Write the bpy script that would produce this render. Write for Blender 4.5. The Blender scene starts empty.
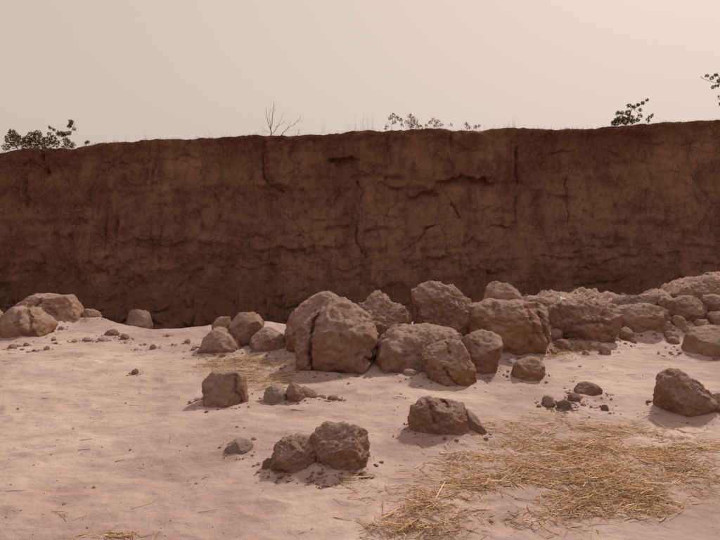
import bpy, math, random
import numpy as np
from mathutils import Vector

# ------------------------------------------------------------------ camera, sky, sun, exposure
scene = bpy.context.scene
COL = scene.collection
R = math.radians
CAM_H = 1.6
F = 620.0                      # focal length in photo pixels (720 x 540)
PITCH = math.atan((270 - 230) / F)
cam_d = bpy.data.cameras.new('camera')
cam = bpy.data.objects.new('camera', cam_d)
COL.objects.link(cam)
cam.location = (0, 0, CAM_H)
cam.rotation_euler = (math.pi / 2 - PITCH, 0, 0)
cam_d.sensor_width = 36.0
cam_d.lens = 36.0 * F / 720.0
cam_d.clip_start = 0.05
cam_d.clip_end = 2000
scene.camera = cam

SUN_EL, SUN_AZ = 42.0, 35.0    # azimuth measured from +Y (away from the camera) towards +X
world = bpy.data.worlds.new('World')
scene.world = world
world.use_nodes = True
wn, wl = world.node_tree.nodes, world.node_tree.links
wn.clear()
out = wn.new('ShaderNodeOutputWorld')
bg = wn.new('ShaderNodeBackground')
sky = wn.new('ShaderNodeTexSky')
sky.sky_type = 'NISHITA'
sky.sun_disc = False
sky.sun_elevation = R(SUN_EL)
sky.sun_rotation = R(SUN_AZ)
sky.altitude = 0
sky.air_density = 1.0
sky.dust_density = 10.0
sky.ozone_density = 0.0
bw = wn.new('ShaderNodeRGBToBW')
pw = wn.new('ShaderNodeMath'); pw.operation = 'POWER'; pw.inputs[1].default_value = 0.15
sc = wn.new('ShaderNodeMath'); sc.operation = 'MULTIPLY'; sc.inputs[1].default_value = 5.6
tint = wn.new('ShaderNodeVectorMath'); tint.operation = 'SCALE'
tint.inputs[0].default_value = (1.0, 0.832, 0.748)      # dust laden air: beige everywhere
wl.new(sky.outputs[0], bw.inputs[0]); wl.new(bw.outputs[0], pw.inputs[0]); wl.new(pw.outputs[0], sc.inputs[0])
wl.new(sc.outputs[0], tint.inputs['Scale']); wl.new(tint.outputs[0], bg.inputs['Color'])
bg.inputs['Strength'].default_value = 0.1
wl.new(bg.outputs[0], out.inputs[0])

sun_d = bpy.data.lights.new('sun', 'SUN')
sun_d.energy = 3.7
sun_d.angle = R(3.0)           # veiled by dust
sun_d.color = (1.0, 0.90, 0.80)
sun = bpy.data.objects.new('sun', sun_d)
COL.objects.link(sun)
sdir = Vector((math.sin(R(SUN_AZ)) * math.cos(R(SUN_EL)), math.cos(R(SUN_AZ)) * math.cos(R(SUN_EL)), math.sin(R(SUN_EL))))
sun.rotation_euler = sdir.to_track_quat('Z', 'Y').to_euler()
sun.location = (6, 14, 20)

scene.render.engine = 'CYCLES'
vs = scene.view_settings
vs.view_transform = 'Standard'
vs.look = 'None'
vs.gamma = 1.0
vs.exposure = -0.06
vs.use_curve_mapping = False

rng = np.random.default_rng(7)
random.seed(7)

# ------------------------------------------------------------------ noise helpers
_perm = np.random.default_rng(3).permutation(512).astype(np.int64)
_grad = np.random.default_rng(4).normal(size=(512, 3))
_grad /= np.linalg.norm(_grad, axis=1)[:, None]

def perlin(p):
    p = np.asarray(p, float)
    i = np.floor(p).astype(np.int64)
    f = p - i
    u = f * f * f * (f * (f * 6 - 15) + 10)
    def h(a, b, c):
        return _perm[(_perm[(_perm[(i[:, 0] + a) & 511] + i[:, 1] + b) & 511] + i[:, 2] + c) & 511]
    def g(a, b, c):
        d = f - np.array([a, b, c])
        return np.einsum('ij,ij->i', _grad[h(a, b, c)], d)
    def lx(b, c):
        a0, a1 = g(0, b, c), g(1, b, c)
        return a0 + u[:, 0] * (a1 - a0)
    def ly(c):
        a0, a1 = lx(0, c), lx(1, c)
        return a0 + u[:, 1] * (a1 - a0)
    z0, z1 = ly(0), ly(1)
    return (z0 + u[:, 2] * (z1 - z0)) * 1.4

def fbm(p, octv=4, gain=0.5, lac=2.03):
    v = 0; a = 1.0; q = np.asarray(p, float)
    for k in range(octv):
        v = v + a * perlin(q + 17.3 * k)
        q = q * lac; a *= gain
    return v

def ridged(p, octv=3, gain=0.5):
    v = 0; a = 1.0; q = np.asarray(p, float)
    for k in range(octv):
        v = v + a * (1 - 2 * np.abs(perlin(q + 9.1 * k)))
        q = q * 2.07; a *= gain
    return v

def cells(p, seed=0):
    """2-D Voronoi: (F1, F2-F1, random value of the cell)."""
    i = np.floor(p).astype(np.int64); f = p - i
    f1 = np.full(len(p), 9.0); f2 = np.full(len(p), 9.0); val = np.zeros(len(p))
    for a in (-1, 0, 1):
        for b in (-1, 0, 1):
            hh = _perm[(_perm[(i[:, 0] + a + seed) & 511] + i[:, 1] + b) & 511]
            pt = _grad[hh][:, :2] * 0.45 + 0.5
            d = np.hypot(a + pt[:, 0] - f[:, 0], b + pt[:, 1] - f[:, 1])
            m = d < f1
            f2 = np.where(m, f1, np.minimum(f2, d))
            val = np.where(m, hh / 511.0, val)
            f1 = np.where(m, d, f1)
    return f1, f2 - f1, val

def cells3(p, seed=0):
    i = np.floor(p).astype(np.int64); f = p - i
    f1 = np.full(len(p), 9.0); f2 = np.full(len(p), 9.0); val = np.zeros(len(p))
    for a in (-1, 0, 1):
        for b in (-1, 0, 1):
            hab = _perm[(_perm[(i[:, 0] + a + seed) & 511] + i[:, 1] + b) & 511]
            for c in (-1, 0, 1):
                hh = _perm[(hab + i[:, 2] + c) & 511]
                pt = _grad[hh] * 0.45 + 0.5
                d = (a + pt[:, 0] - f[:, 0]) ** 2 + (b + pt[:, 1] - f[:, 1]) ** 2 + (c + pt[:, 2] - f[:, 2]) ** 2
                m = d < f1
                f2 = np.where(m, f1, np.minimum(f2, d))
                val = np.where(m, hh / 511.0, val)
                f1 = np.where(m, d, f1)
    f1 = np.sqrt(f1)
    return f1, np.sqrt(f2) - f1, val

def sstep(a, b, x):
    t = np.clip((x - a) / (b - a), 0, 1)
    return t * t * (3 - 2 * t)

def poly_dist(px, py, pts):
    """distance from points to a polyline."""
    best = np.full(len(px), 1e9)
    for (x0, y0), (x1, y1) in zip(pts[:-1], pts[1:]):
        dx, dy = x1 - x0, y1 - y0
        t = np.clip(((px - x0) * dx + (py - y0) * dy) / (dx * dx + dy * dy + 1e-12), 0, 1)
        best = np.minimum(best, np.hypot(px - x0 - t * dx, py - y0 - t * dy))
    return best

# ------------------------------------------------------------------ mesh helpers
def make_mesh(name, verts, faces, smooth=True):
    verts = np.asarray(verts, np.float32); faces = np.asarray(faces, np.int32)
    me = bpy.data.meshes.new(name)
    nf, k = faces.shape
    me.vertices.add(len(verts)); me.vertices.foreach_set('co', verts.ravel())
    me.loops.add(nf * k); me.loops.foreach_set('vertex_index', faces.ravel())
    me.polygons.add(nf)
    me.polygons.foreach_set('loop_start', np.arange(0, nf * k, k, dtype=np.int32))
    me.polygons.foreach_set('loop_total', np.full(nf, k, np.int32))
    me.polygons.foreach_set('use_smooth', np.full(nf, smooth))
    me.update(calc_edges=True)
    me.validate()
    return me

def add_obj(name, me, mat, parent=None, label=None, cat=None, group=None, kind=None, loc=None):
    o = bpy.data.objects.new(name, me)
    COL.objects.link(o)
    if me is not None and mat is not None:
        me.materials.append(mat)
    if parent: o.parent = parent
    if label: o['label'] = label
    if cat: o['category'] = cat
    if group: o['group'] = group
    if kind: o['kind'] = kind
    if loc is not None: o.location = loc
    return o

def grid_faces(nx, ny):
    i = np.arange(nx - 1)[None, :] + np.arange(ny - 1)[:, None] * nx
    i = i.ravel()
    return np.stack([i, i + 1, i + nx + 1, i + nx], 1)

def graded(a, b, fine, far_a, far_b, ratio=1.25):
    """fine spacing between a and b, growing outside to far_a and far_b."""
    mid = list(np.arange(a, b, fine)) + [b]
    lo = []; x = a; s = fine
    while x > far_a:
        s *= ratio; x -= s; lo.append(max(x, far_a))
    hi = []; x = b; s = fine
    while x < far_b:
        s *= ratio; x += s; hi.append(min(x, far_b))
    return np.array(lo[::-1] + mid + hi)

# ------------------------------------------------------------------ photo pixel -> world
CP, SP = math.cos(PITCH), math.sin(PITCH)
def ray(px, py):
    u = (np.asarray(px, float) - 360) / F; v = (270 - np.asarray(py, float)) / F
    return u, CP + v * SP, -SP + v * CP
def at(px, py, Y):
    dx, dy, dz = ray(px, py)
    t = Y / dy
    return np.stack([dx * t, dy * t, CAM_H + dz * t], -1)

# ------------------------------------------------------------------ terrain shape
def edge_y(x):
    return 10.45 + 0.35 * np.sin(x * 0.9 + 0.6) + 0.25 * np.sin(x * 2.3) + 0.9 * sstep(1.0, 4.0, x) + 0.25 * sstep(-3.0, -5.5, x)

def ground_h(x, y):
    x = np.asarray(x, float).ravel(); y = np.asarray(y, float).ravel()
    p = np.stack([x, y, np.zeros_like(x)], 1)
    h = 0.065 * fbm(p * [0.33, 0.45, 1] + 5.2, 2) + 0.034 * fbm(p * [0.8, 1.2, 1] + 3.1, 2)
    # spoil heap on the right, running back to the brink
    top = 0.40 * sstep(2.1, 3.3, x) + 0.30 * sstep(4.6, 6.4, x)
    h = h + top * sstep(8.7, 10.7, y - 0.25 * np.sin(x * 1.7))
    # low apron under the big boulders and a gentle ridge that runs in front of them
    h = h + 0.05 * np.exp(-((x + 0.5) / 2.2) ** 2 - ((y - 6.1) / 0.5) ** 2)
    # brink: the floor breaks off towards the pit under the wall
    e = edge_y(x)
    pit = -0.95 + 0.10 * fbm(p * [0.8, 0.8, 1] + 8.0, 3)
    k = sstep(0.0, 1.1, y - e)
    return h * (1 - k) + pit * k

def ground_hit(px, py, y0=2.0, y1=13.0, n=900):
    dx, dy, dz = ray(float(px), float(py))
    Y = np.linspace(y0, y1, n)
    t = Y / dy
    X = dx * t; Z = CAM_H + dz * t
    below = Z - ground_h(X, Y) < 0
    if not below.any():
        return np.array([X[-1], Y[-1], float(ground_h(X[-1:], Y[-1:])[0])])
    k = int(np.argmax(below))
    return np.array([X[k], Y[k], Z[k]])

# ------------------------------------------------------------------ materials
def new_mat(name):
    m = bpy.data.materials.new(name); m.use_nodes = True
    nt = m.node_tree; nt.nodes.clear()
    o = nt.nodes.new('ShaderNodeOutputMaterial'); b = nt.nodes.new('ShaderNodeBsdfPrincipled')
    nt.links.new(b.outputs[0], o.inputs[0])
    b.inputs['Specular IOR Level'].default_value = 0.12
    b.inputs['Roughness'].default_value = 0.95
    return m, nt, b

def N(nt, t, **kw):
    n = nt.nodes.new(t)
    for k, v in kw.items():
        setattr(n, k, v)
    return n

def noise(nt, vec, scale, detail=4, rough=0.55, stretch=None):
    if stretch:
        mp = N(nt, 'ShaderNodeVectorMath', operation='MULTIPLY')
        mp.inputs[1].default_value = stretch
        nt.links.new(vec, mp.inputs[0]); vec = mp.outputs[0]
    n = N(nt, 'ShaderNodeTexNoise')
    n.inputs['Scale'].default_value = scale; n.inputs['Detail'].default_value = detail
    n.inputs['Roughness'].default_value = rough
    nt.links.new(vec, n.inputs['Vector'])
    return n.outputs['Fac']

def remap(nt, fac, a, b, c=0.0, d=1.0):
    n = N(nt, 'ShaderNodeMapRange')
    n.inputs[1].default_value = a; n.inputs[2].default_value = b
    n.inputs[3].default_value = c; n.inputs[4].default_value = d
    nt.links.new(fac, n.inputs[0])
    return n.outputs[0]

def mix(nt, fac, a, b):
    n = N(nt, 'ShaderNodeMix', data_type='RGBA')
    nt.links.new(fac, n.inputs[0])
    for s, v in ((6, a), (7, b)):
        if isinstance(v, tuple): n.inputs[s].default_value = (*v, 1)
        else: nt.links.new(v, n.inputs[s])
    return n.outputs[2]

def bumps(nt, bsdf, layers):
    prev = None
    for h, strength, dist in layers:
        b = N(nt, 'ShaderNodeBump')
        b.inputs['Strength'].default_value = strength; b.inputs['Distance'].default_value = dist
        nt.links.new(h, b.inputs['Height'])
        if prev is not None: nt.links.new(prev, b.inputs['Normal'])
        prev = b.outputs[0]
    nt.links.new(prev, bsdf.inputs['Normal'])

def pos(nt):
    return N(nt, 'ShaderNodeNewGeometry').outputs['Position']

def mat_ground():
    m, nt, b = new_mat('pale dusty earth')
    p = pos(nt)
    c = mix(nt, remap(nt, noise(nt, p, 0.5, 5, 0.62), 0.40, 0.60), (0.36, 0.252, 0.220), (0.50, 0.375, 0.332))
    c = mix(nt, remap(nt, noise(nt, p, 2.1, 6, 0.65, (1, 1.7, 1)), 0.48, 0.70, 0, 0.75), c, (0.315, 0.208, 0.178))
    c = mix(nt, remap(nt, noise(nt, p, 9.0, 6, 0.7, (0.6, 1.6, 1)), 0.55, 0.78, 0, 0.55), c, (0.27, 0.155, 0.118))
    c = mix(nt, remap(nt, noise(nt, p, 70, 3, 0.7), 0.58, 0.8, 0, 0.5), c, (0.24, 0.14, 0.105))
    c = mix(nt, remap(nt, noise(nt, p, 38, 3, 0.6), 0.62, 0.78, 0, 0.5), c, (0.52, 0.39, 0.33))
    # darker soil colour in the pit, by depth below the floor
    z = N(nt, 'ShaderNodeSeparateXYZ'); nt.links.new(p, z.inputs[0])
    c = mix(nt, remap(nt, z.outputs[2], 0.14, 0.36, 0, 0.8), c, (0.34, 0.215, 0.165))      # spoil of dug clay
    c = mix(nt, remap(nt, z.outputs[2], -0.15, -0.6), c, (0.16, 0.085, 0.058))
    nt.links.new(c, b.inputs['Base Color'])
    bumps(nt, b, [(noise(nt, p, 7, 7, 0.62), 0.6, 0.04), (noise(nt, p, 26, 5, 0.65), 0.4, 0.014), (noise(nt, p, 90, 4, 0.7), 0.45, 0.005), (noise(nt, p, 300, 2, 0.6), 0.4, 0.002)])
    return m

def mat_clay(name, ca, cb, cc, sunlit_dust=(0.48, 0.345, 0.29), sunlit_dust_amt=0.85):
    m, nt, b = new_mat(name)
    geo = N(nt, 'ShaderNodeNewGeometry'); p = geo.outputs['Position']
    c = mix(nt, remap(nt, noise(nt, p, 2.3, 5, 0.6), 0.36, 0.64), ca, cb)
    c = mix(nt, remap(nt, noise(nt, p, 7, 6, 0.72), 0.48, 0.70, 0, 0.9), c, cc)
    c = mix(nt, remap(nt, noise(nt, p, 55, 4, 0.7), 0.56, 0.8, 0, 0.5), c, tuple(0.62 * v for v in ca))
    # pale dust settled on surfaces that face up, also painting the tops sunlit
    z = N(nt, 'ShaderNodeSeparateXYZ'); nt.links.new(geo.outputs['Normal'], z.inputs[0])
    up = remap(nt, z.outputs[2], 0.2, 0.75, 0, sunlit_dust_amt)
    mm = N(nt, 'ShaderNodeMath', operation='MULTIPLY')
    nt.links.new(up, mm.inputs[0]); nt.links.new(remap(nt, noise(nt, p, 6, 5, 0.6), 0.3, 0.6), mm.inputs[1])
    c = mix(nt, mm.outputs[0], c, sunlit_dust)
    nt.links.new(c, b.inputs['Base Color'])
    vo = N(nt, 'ShaderNodeTexVoronoi'); vo.inputs['Scale'].default_value = 24
    nt.links.new(p, vo.inputs['Vector'])
    pit = remap(nt, vo.outputs['Distance'], 0.0, 0.35)
    bumps(nt, b, [(noise(nt, p, 9, 8, 0.74), 0.8, 0.09), (pit, 0.25, 0.012), (noise(nt, p, 45, 6, 0.74), 0.7, 0.022), (noise(nt, p, 200, 3, 0.6), 0.4, 0.003)])
    return m

def mat_cliff():
    m, nt, b = new_mat('raw laterite bank')
    p = pos(nt)
    z = N(nt, 'ShaderNodeSeparateXYZ'); nt.links.new(p, z.inputs[0])
    a = N(nt, 'ShaderNodeMath', operation='ADD')
    wob = remap(nt, noise(nt, p, 0.7, 4, 0.6), 0, 1, -1.6, 1.6)
    nt.links.new(z.outputs[2], a.inputs[0]); nt.links.new(wob, a.inputs[1])
    hz = a.outputs[0]
    # beds of soil: brown topsoil, greyish middle, rusty lower, dark foot
    # redder soil at the left end, tan clay in the middle; brown topsoil, darker towards the foot
    ax = N(nt, 'ShaderNodeMath', operation='ADD')
    nt.links.new(z.outputs[0], ax.inputs[0]); nt.links.new(remap(nt, noise(nt, p, 0.5, 4, 0.6), 0, 1, -4, 4), ax.inputs[1])
    mid = mix(nt, remap(nt, ax.outputs[0], -6.5, -1.0), (0.235, 0.102, 0.063), (0.345, 0.183, 0.120))
    c = mix(nt, remap(nt, hz, 2.0, 3.3), mid, (0.255, 0.112, 0.062))
    c = mix(nt, remap(nt, noise(nt, p, 0.8, 6, 0.65), 0.44, 0.66), c, (0.43, 0.232, 0.142))
    c = mix(nt, remap(nt, noise(nt, p, 1.3, 5, 0.6, (1.3, 1, 0.4)), 0.52, 0.68), c, (0.216, 0.092, 0.056))
    c = mix(nt, remap(nt, noise(nt, p, 5.0, 6, 0.7, (1.4, 1, 0.3)), 0.50, 0.74, 0, 0.75), c, (0.171, 0.078, 0.050))
    c = mix(nt, remap(nt, noise(nt, p, 15, 6, 0.75, (1.2, 1, 0.5)), 0.50, 0.74, 0, 0.7), c, (0.387, 0.240, 0.170))
    c = mix(nt, remap(nt, noise(nt, p, 30, 5, 0.75), 0.56, 0.76, 0, 0.8), c, (0.124, 0.056, 0.038))
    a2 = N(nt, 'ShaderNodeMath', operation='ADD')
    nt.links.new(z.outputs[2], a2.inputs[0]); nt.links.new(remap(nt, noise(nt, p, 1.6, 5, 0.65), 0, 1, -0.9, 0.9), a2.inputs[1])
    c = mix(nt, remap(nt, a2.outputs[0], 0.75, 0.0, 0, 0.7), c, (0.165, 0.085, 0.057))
    c = mix(nt, remap(nt, noise(nt, p, 48, 4, 0.75), 0.50, 0.64, 0, 0.38), c, (0.12, 0.055, 0.036))
    c = mix(nt, remap(nt, noise(nt, p, 41, 4, 0.75, (1, 1.3, 0.8)), 0.54, 0.66, 0, 0.45), c, (0.46, 0.29, 0.20))
    n = N(nt, 'ShaderNodeSeparateXYZ'); g = N(nt, 'ShaderNodeNewGeometry'); nt.links.new(g.outputs['Normal'], n.inputs[0])
    nt.links.new(c, b.inputs['Base Color'])
    # fine shrinkage cracks, broken up by patches
    wp = N(nt, 'ShaderNodeTexNoise'); wp.inputs['Scale'].default_value = 2.2; wp.inputs['Detail'].default_value = 5
    nt.links.new(p, wp.inputs['Vector'])
    wm = N(nt, 'ShaderNodeVectorMath', operation='MULTIPLY_ADD'); wm.inputs[1].default_value = (0.9, 0.9, 0.9)
    nt.links.new(wp.outputs['Color'], wm.inputs[0]); nt.links.new(p, wm.inputs[2])
    st_ = N(nt, 'ShaderNodeVectorMath', operation='MULTIPLY'); st_.inputs[1].default_value = (1.0, 0.4, 0.62)
    nt.links.new(wm.outputs[0], st_.inputs[0])
    vn = N(nt, 'ShaderNodeTexVoronoi', feature='DISTANCE_TO_EDGE'); vn.inputs['Scale'].default_value = 2.6
    nt.links.new(st_.outputs[0], vn.inputs['Vector'])
    mx = N(nt, 'ShaderNodeMath', operation='MAXIMUM')
    nt.links.new(remap(nt, vn.outputs['Distance'], 0.0, 0.035), mx.inputs[0])
    nt.links.new(remap(nt, noise(nt, p, 1.4, 4, 0.6), 0.44, 0.56, 1.0, 0.0), mx.inputs[1])
    net = mx.outputs[0]
    bumps(nt, b, [(noise(nt, p, 6, 8, 0.72, (1.2, 1, 0.55)), 0.75, 0.13), (noise(nt, p, 20, 7, 0.75, (1.1, 1, 0.55)), 0.8, 0.06), (noise(nt, p, 70, 4, 0.7), 0.8, 0.022), (net, 0.8, 0.05)])
    return m

def mat_tone(name, ca, cb, cc, rough=0.8, trans=0.0):
    """colour picked by the per-piece 'tone' attribute."""
    m, nt, b = new_mat(name)
    at_ = N(nt, 'ShaderNodeAttribute', attribute_name='tone')
    f = at_.outputs['Fac']
    c = mix(nt, remap(nt, f, 0.0, 0.5), ca, cb)
    c = mix(nt, remap(nt, f, 0.5, 1.0), c, cc)
    p = pos(nt)
    c = mix(nt, remap(nt, noise(nt, p, 60, 3), 0.5, 0.8, 0, 0.35), c, tuple(v * 0.5 for v in ca))
    nt.links.new(c, b.inputs['Base Color'])
    b.inputs['Roughness'].default_value = rough
    b.inputs['Specular IOR Level'].default_value = 0.08
    return m

M_GROUND = mat_ground()
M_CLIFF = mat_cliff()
M_CLAY = mat_clay('dry clay', (0.375, 0.206, 0.138), (0.305, 0.155, 0.097), (0.445, 0.272, 0.195))
M_RUST = mat_clay('rusty clay', (0.375, 0.197, 0.112), (0.31, 0.150, 0.080), (0.435, 0.255, 0.160))
M_DARK = mat_clay('damp clay', (0.27, 0.158, 0.118), (0.22, 0.125, 0.09), (0.32, 0.2, 0.155), sunlit_dust_amt=0.4)
M_PALE = mat_clay('pale clay', (0.40, 0.28, 0.225), (0.34, 0.225, 0.175), (0.46, 0.34, 0.285))
M_WHITE = mat_clay('chalky stone', (0.85, 0.83, 0.80), (0.80, 0.77, 0.73), (0.88, 0.86, 0.84), sunlit_dust=(0.85, 0.82, 0.79))
M_STRAW = mat_tone('straw', (0.24, 0.128, 0.068), (0.52, 0.312, 0.162), (0.78, 0.57, 0.37), 0.8)
M_TWIG = mat_tone('twig', (0.13, 0.08, 0.052), (0.21, 0.135, 0.09), (0.31, 0.21, 0.14))
M_LEAF = mat_tone('dusty leaf', (0.11, 0.084, 0.042), (0.18, 0.14, 0.07), (0.29, 0.22, 0.12), 0.7)
M_WEED = mat_tone('dry weed leaf', (0.17, 0.125, 0.055), (0.26, 0.20, 0.095), (0.36, 0.28, 0.15), 0.8)
for m_ in (M_LEAF, M_WEED):          # thin leaves let some light through
    nt_ = m_.node_tree
    bs = next(n_ for n_ in nt_.nodes if n_.type == 'BSDF_PRINCIPLED'); oo = next(n_ for n_ in nt_.nodes if n_.type == 'OUTPUT_MATERIAL')
    tr = nt_.nodes.new('ShaderNodeBsdfTranslucent'); ms = nt_.nodes.new('ShaderNodeMixShader'); ms.inputs[0].default_value = 0.4
    nt_.links.new(bs.inputs['Base Color'].links[0].from_socket, tr.inputs['Color'])
    nt_.links.new(bs.outputs[0], ms.inputs[1]); nt_.links.new(tr.outputs[0], ms.inputs[2]); nt_.links.new(ms.outputs[0], oo.inputs[0])
M_DRY = mat_tone('dry grass', (0.22, 0.155, 0.09), (0.34, 0.25, 0.15), (0.45, 0.34, 0.22))

# ------------------------------------------------------------------ boulders: outlines read off the photograph
# name, label, outline (photo px), options
B = []
def rock(name, label, poly, **kw):
    B.append(dict(name=name, label=label, poly=poly, **kw))
def ell(x0, y0, x1, y1, n=9, seed=0):
    r = random.Random(seed + int(x0 * 7 + y0 * 13))
    cx, cy, rx, ry = (x0 + x1) / 2, (y0 + y1) / 2, (x1 - x0) / 2, (y1 - y0) / 2
    return [(cx + rx * math.cos(a) * r.uniform(.85, 1.1), cy - ry * math.sin(a) * r.uniform(.85, 1.1))
            for a in [2 * math.pi * k / n for k in range(n)]]

# left cluster
rock('boulder', 'blunt clay boulder split by a crack, behind the ribbed boulder at the brink', [(13,321),(15,306),(29,298),(40,294.5),(56,296),(67,295.5),(73,301),(81,313),(80.5,320),(67,324),(40,326)], base=326, cracks=[([(47,294),(46,306),(48,320)],1.6,.10),([(58,308),(63,313)],3.5,.07)], n=3.0)
rock('boulder', 'ribbed clay boulder with slanting ridges in front of the cracked one', [(4.5,314.5),(17,305.5),(22,309),(31,308),(41,315.5),(52,324.5),(51,331),(42,338),(24,340),(7,337),(3,328)], cracks=[([(22,308),(28,322),(38,335)],1.5,.06),([(31,309),(38,322),(42,333)],1.8,.06)])
rock('boulder', 'clay boulder at the near end of the left group, beside the ribbed boulder', [(-16,322),(-12,314),(-4,310),(3,314),(5.5,324),(3,337),(-8,340),(-16,334)])
rock('clod', 'low clay clod on the brink beside the cracked boulder', [(81,312),(85,309),(91,309.5),(98,311),(101,317),(95,321),(82,321)])
rock('clod', 'dark clod down in the shaded pit just beyond the brink', [(126,313),(130,309.5),(142,311),(150,316),(151,326),(142,331),(127,329)], depth=10.75, mat=M_DARK, floor=True)
# three lump group
rock('boulder', 'smooth sloping boulder at the side of the three-lump group beside the straw', [(196.7,350),(204,338),(212,329),(218,328),(224,331),(231,334.5),(240,343),(244.5,350),(243,354),(224,356),(204,354)], T=0.8)
rock('clod', 'small clod wedged behind the smooth sloping boulder', [(211,325),(216,319),(222,316.5),(229.5,317),(231,328),(230,337),(213,336)], base=347)
rock('boulder', 'rounded boulder resting on top of the three-lump group', [(230.7,319),(234.5,313.5),(243,313),(251,312),(258,316.5),(264,324.5),(262,333),(255,341),(240,344),(232,338),(229.5,329)], base=350)
rock('boulder', 'pointed low boulder of the three-lump group nearest the straw', [(249,345.5),(253,334.5),(260,330),(266.7,328),(275.5,332),(286.7,336.7),(291,345.5),(289,352),(275.5,355),(253,355)], T=0.8)
rock('boulder', 'lone angular rock with an undercut side at the edge of the small straw patch', [(205.5,379),(213,372),(224.5,373),(235.5,371),(243.5,376.7),(246,388),(249,400),(238,403),(224,405.5),(211,408.5),(204.5,399),(203,389)], cracks=[([(236,374),(238,388),(243,399)],1.6,.05)], n=3.2)
rock('clod', 'pale rounded clod beside two darker ones below the largest boulder', [(264,394),(266.7,388),(275.5,384),(282,389),(288,396.7),(288,404),(275.5,405),(264.5,404)], mat=M_PALE)
rock('clod', 'darker clod leaning on the pale rounded clod', [(286,390),(289,384.5),(294,382),(301,388),(304.5,396.7),(303,403),(291,404.5),(287,399)])
rock('clod', 'wedge shaped clod tapering away from the pair below the largest boulder', [(300,390),(303,386.7),(311,389.5),(318,393.5),(313,401),(303,402)])
rock('clod', 'flat chip of earth next to the wedge shaped clod', ell(316,394.5,326,401))
rock('clod', 'thin flat chip of earth out past the wedge shaped clod', ell(327,395,338,400.5))
# big boulders
rock('boulder', 'tall boulder peering out behind the largest boulder, on its straw side', [(285.5,328),(289,319),(293,312),(304.5,301),(315.5,294.5),(328,290.5),(335.5,295.5),(345,305),(345,335),(320,350),(298,352),(288,342)], base=358, T=0.8)
rock('boulder', 'largest boulder with a deep crack that splits off a slab', [(292,376),(296,364),(297,348),(297.8,334.5),(304,323),(317,311),(330,300.5),(344.5,299),(352,305),(363,310),(371,318),(377.8,334.5),(376,352),(373,368),(353,372),(338,375),(310,377)], T=0.85, n=3.4, cracks=[([(320,312),(314.5,320),(312.5,341),(314.5,363)],1.5,.12),([(316,362),(330,374)],2,.06),([(366,352),(374,356)],2.0,.08)])
rock('boulder', 'peaked boulder behind the largest boulder with a crumbling flank', [(352,312),(358,304),(364.5,301),(371,293),(379,290.5),(386.7,294.5),(391,302),(404.5,308),(412,318),(410,328),(405,338),(375,340),(360,335)], base=356, rough=1.6)
rock('boulder', 'broad low boulder with a knobbly top touching the largest boulder', [(375,354),(379,339),(389,331),(402,327),(416,328.5),(429,326.7),(440,329),(451,330),(462,334.5),(468,342),(466,362),(450,374),(420,376),(400,378),(385,378),(376,371)], n=3.0, T=0.75, cracks=[([(402,346),(404,349)],2,.05)])
rock('boulder', 'egg shaped cracked boulder in front of the broad low one', [(422,356.7),(425,351),(429,348),(442,342),(453,340),(462,343),(469,354.5),(475.5,368),(476.7,376.7),(469,383.5),(446.7,386.5),(433,383),(425.5,372)], mat=M_RUST, cracks=[([(441,364),(447,372),(453,379)],1.3,.05),([(446,341),(448,352)],1.3,.05),([(425,359),(426,361)],1.6,.05)])
rock('boulder', 'wedge shaped boulder leaning behind the egg shaped one', [(462,341),(473,333),(484,331.5),(495.5,331.8),(503,336.7),(503,345.5),(497.8,359),(493,370),(484,380),(474,376),(465,360)], base=380, cracks=[([(472,341),(484,350),(500,346)],1.4,.05)])
rock('boulder', 'rough crumbly boulder with a pale crusted top below the wall', [(414.5,291),(422,285.5),(435.5,282),(446.7,284.5),(457.8,290),(466.7,297.8),(473,306),(470,320),(455,334),(434,336),(420,334),(413,326),(416,308),(413,297)], base=352, rough=1.9)
rock('boulder', 'rounded boulder showing over the long blocky boulder', [(482,306),(485.5,290),(490,284.5),(495.5,281),(506.7,283.5),(517.8,290),(524,301),(524,315),(505,322),(485,318)], base=338)
rock('boulder', 'long blocky rust brown boulder with a flat top and furrowed end', [(456.7,316),(466.7,309),(484.5,303),(495.5,301),(511,303),(526,302),(537.8,303),(544.5,307.8),(548,327.8),(551,346),(542,354),(524.5,356),(500,356),(480,355),(462,348),(456,330)], mat=M_RUST, n=4.2, T=0.55, cracks=[([(522,306),(526,322),(522,340)],2.0,.07),([(535,305),(537,325),(543,348)],2.2,.09),([(528,325),(533,340),(531,352)],1.6,.06)])
rock('boulder', 'small rust brown rock lying below the furrowed end of the long boulder', [(512,374.5),(514,368),(517.8,363),(531,357.8),(540,358.5),(545.5,367.8),(543,378.5),(533,382),(514.5,382)], mat=M_RUST, n=2.8)
rock('pebble', 'bright white bit of stone beside the small rust brown rock', ell(509.5,358.5,516.5,364), mat=M_WHITE)
rock('clod', 'low crumbly lump of earth in front of the broad low boulder', [(402,377),(404,371),(412,370),(418,372),(424,375),(427,380),(414,382),(404,381)], mat=M_PALE, rough=1.5)
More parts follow.
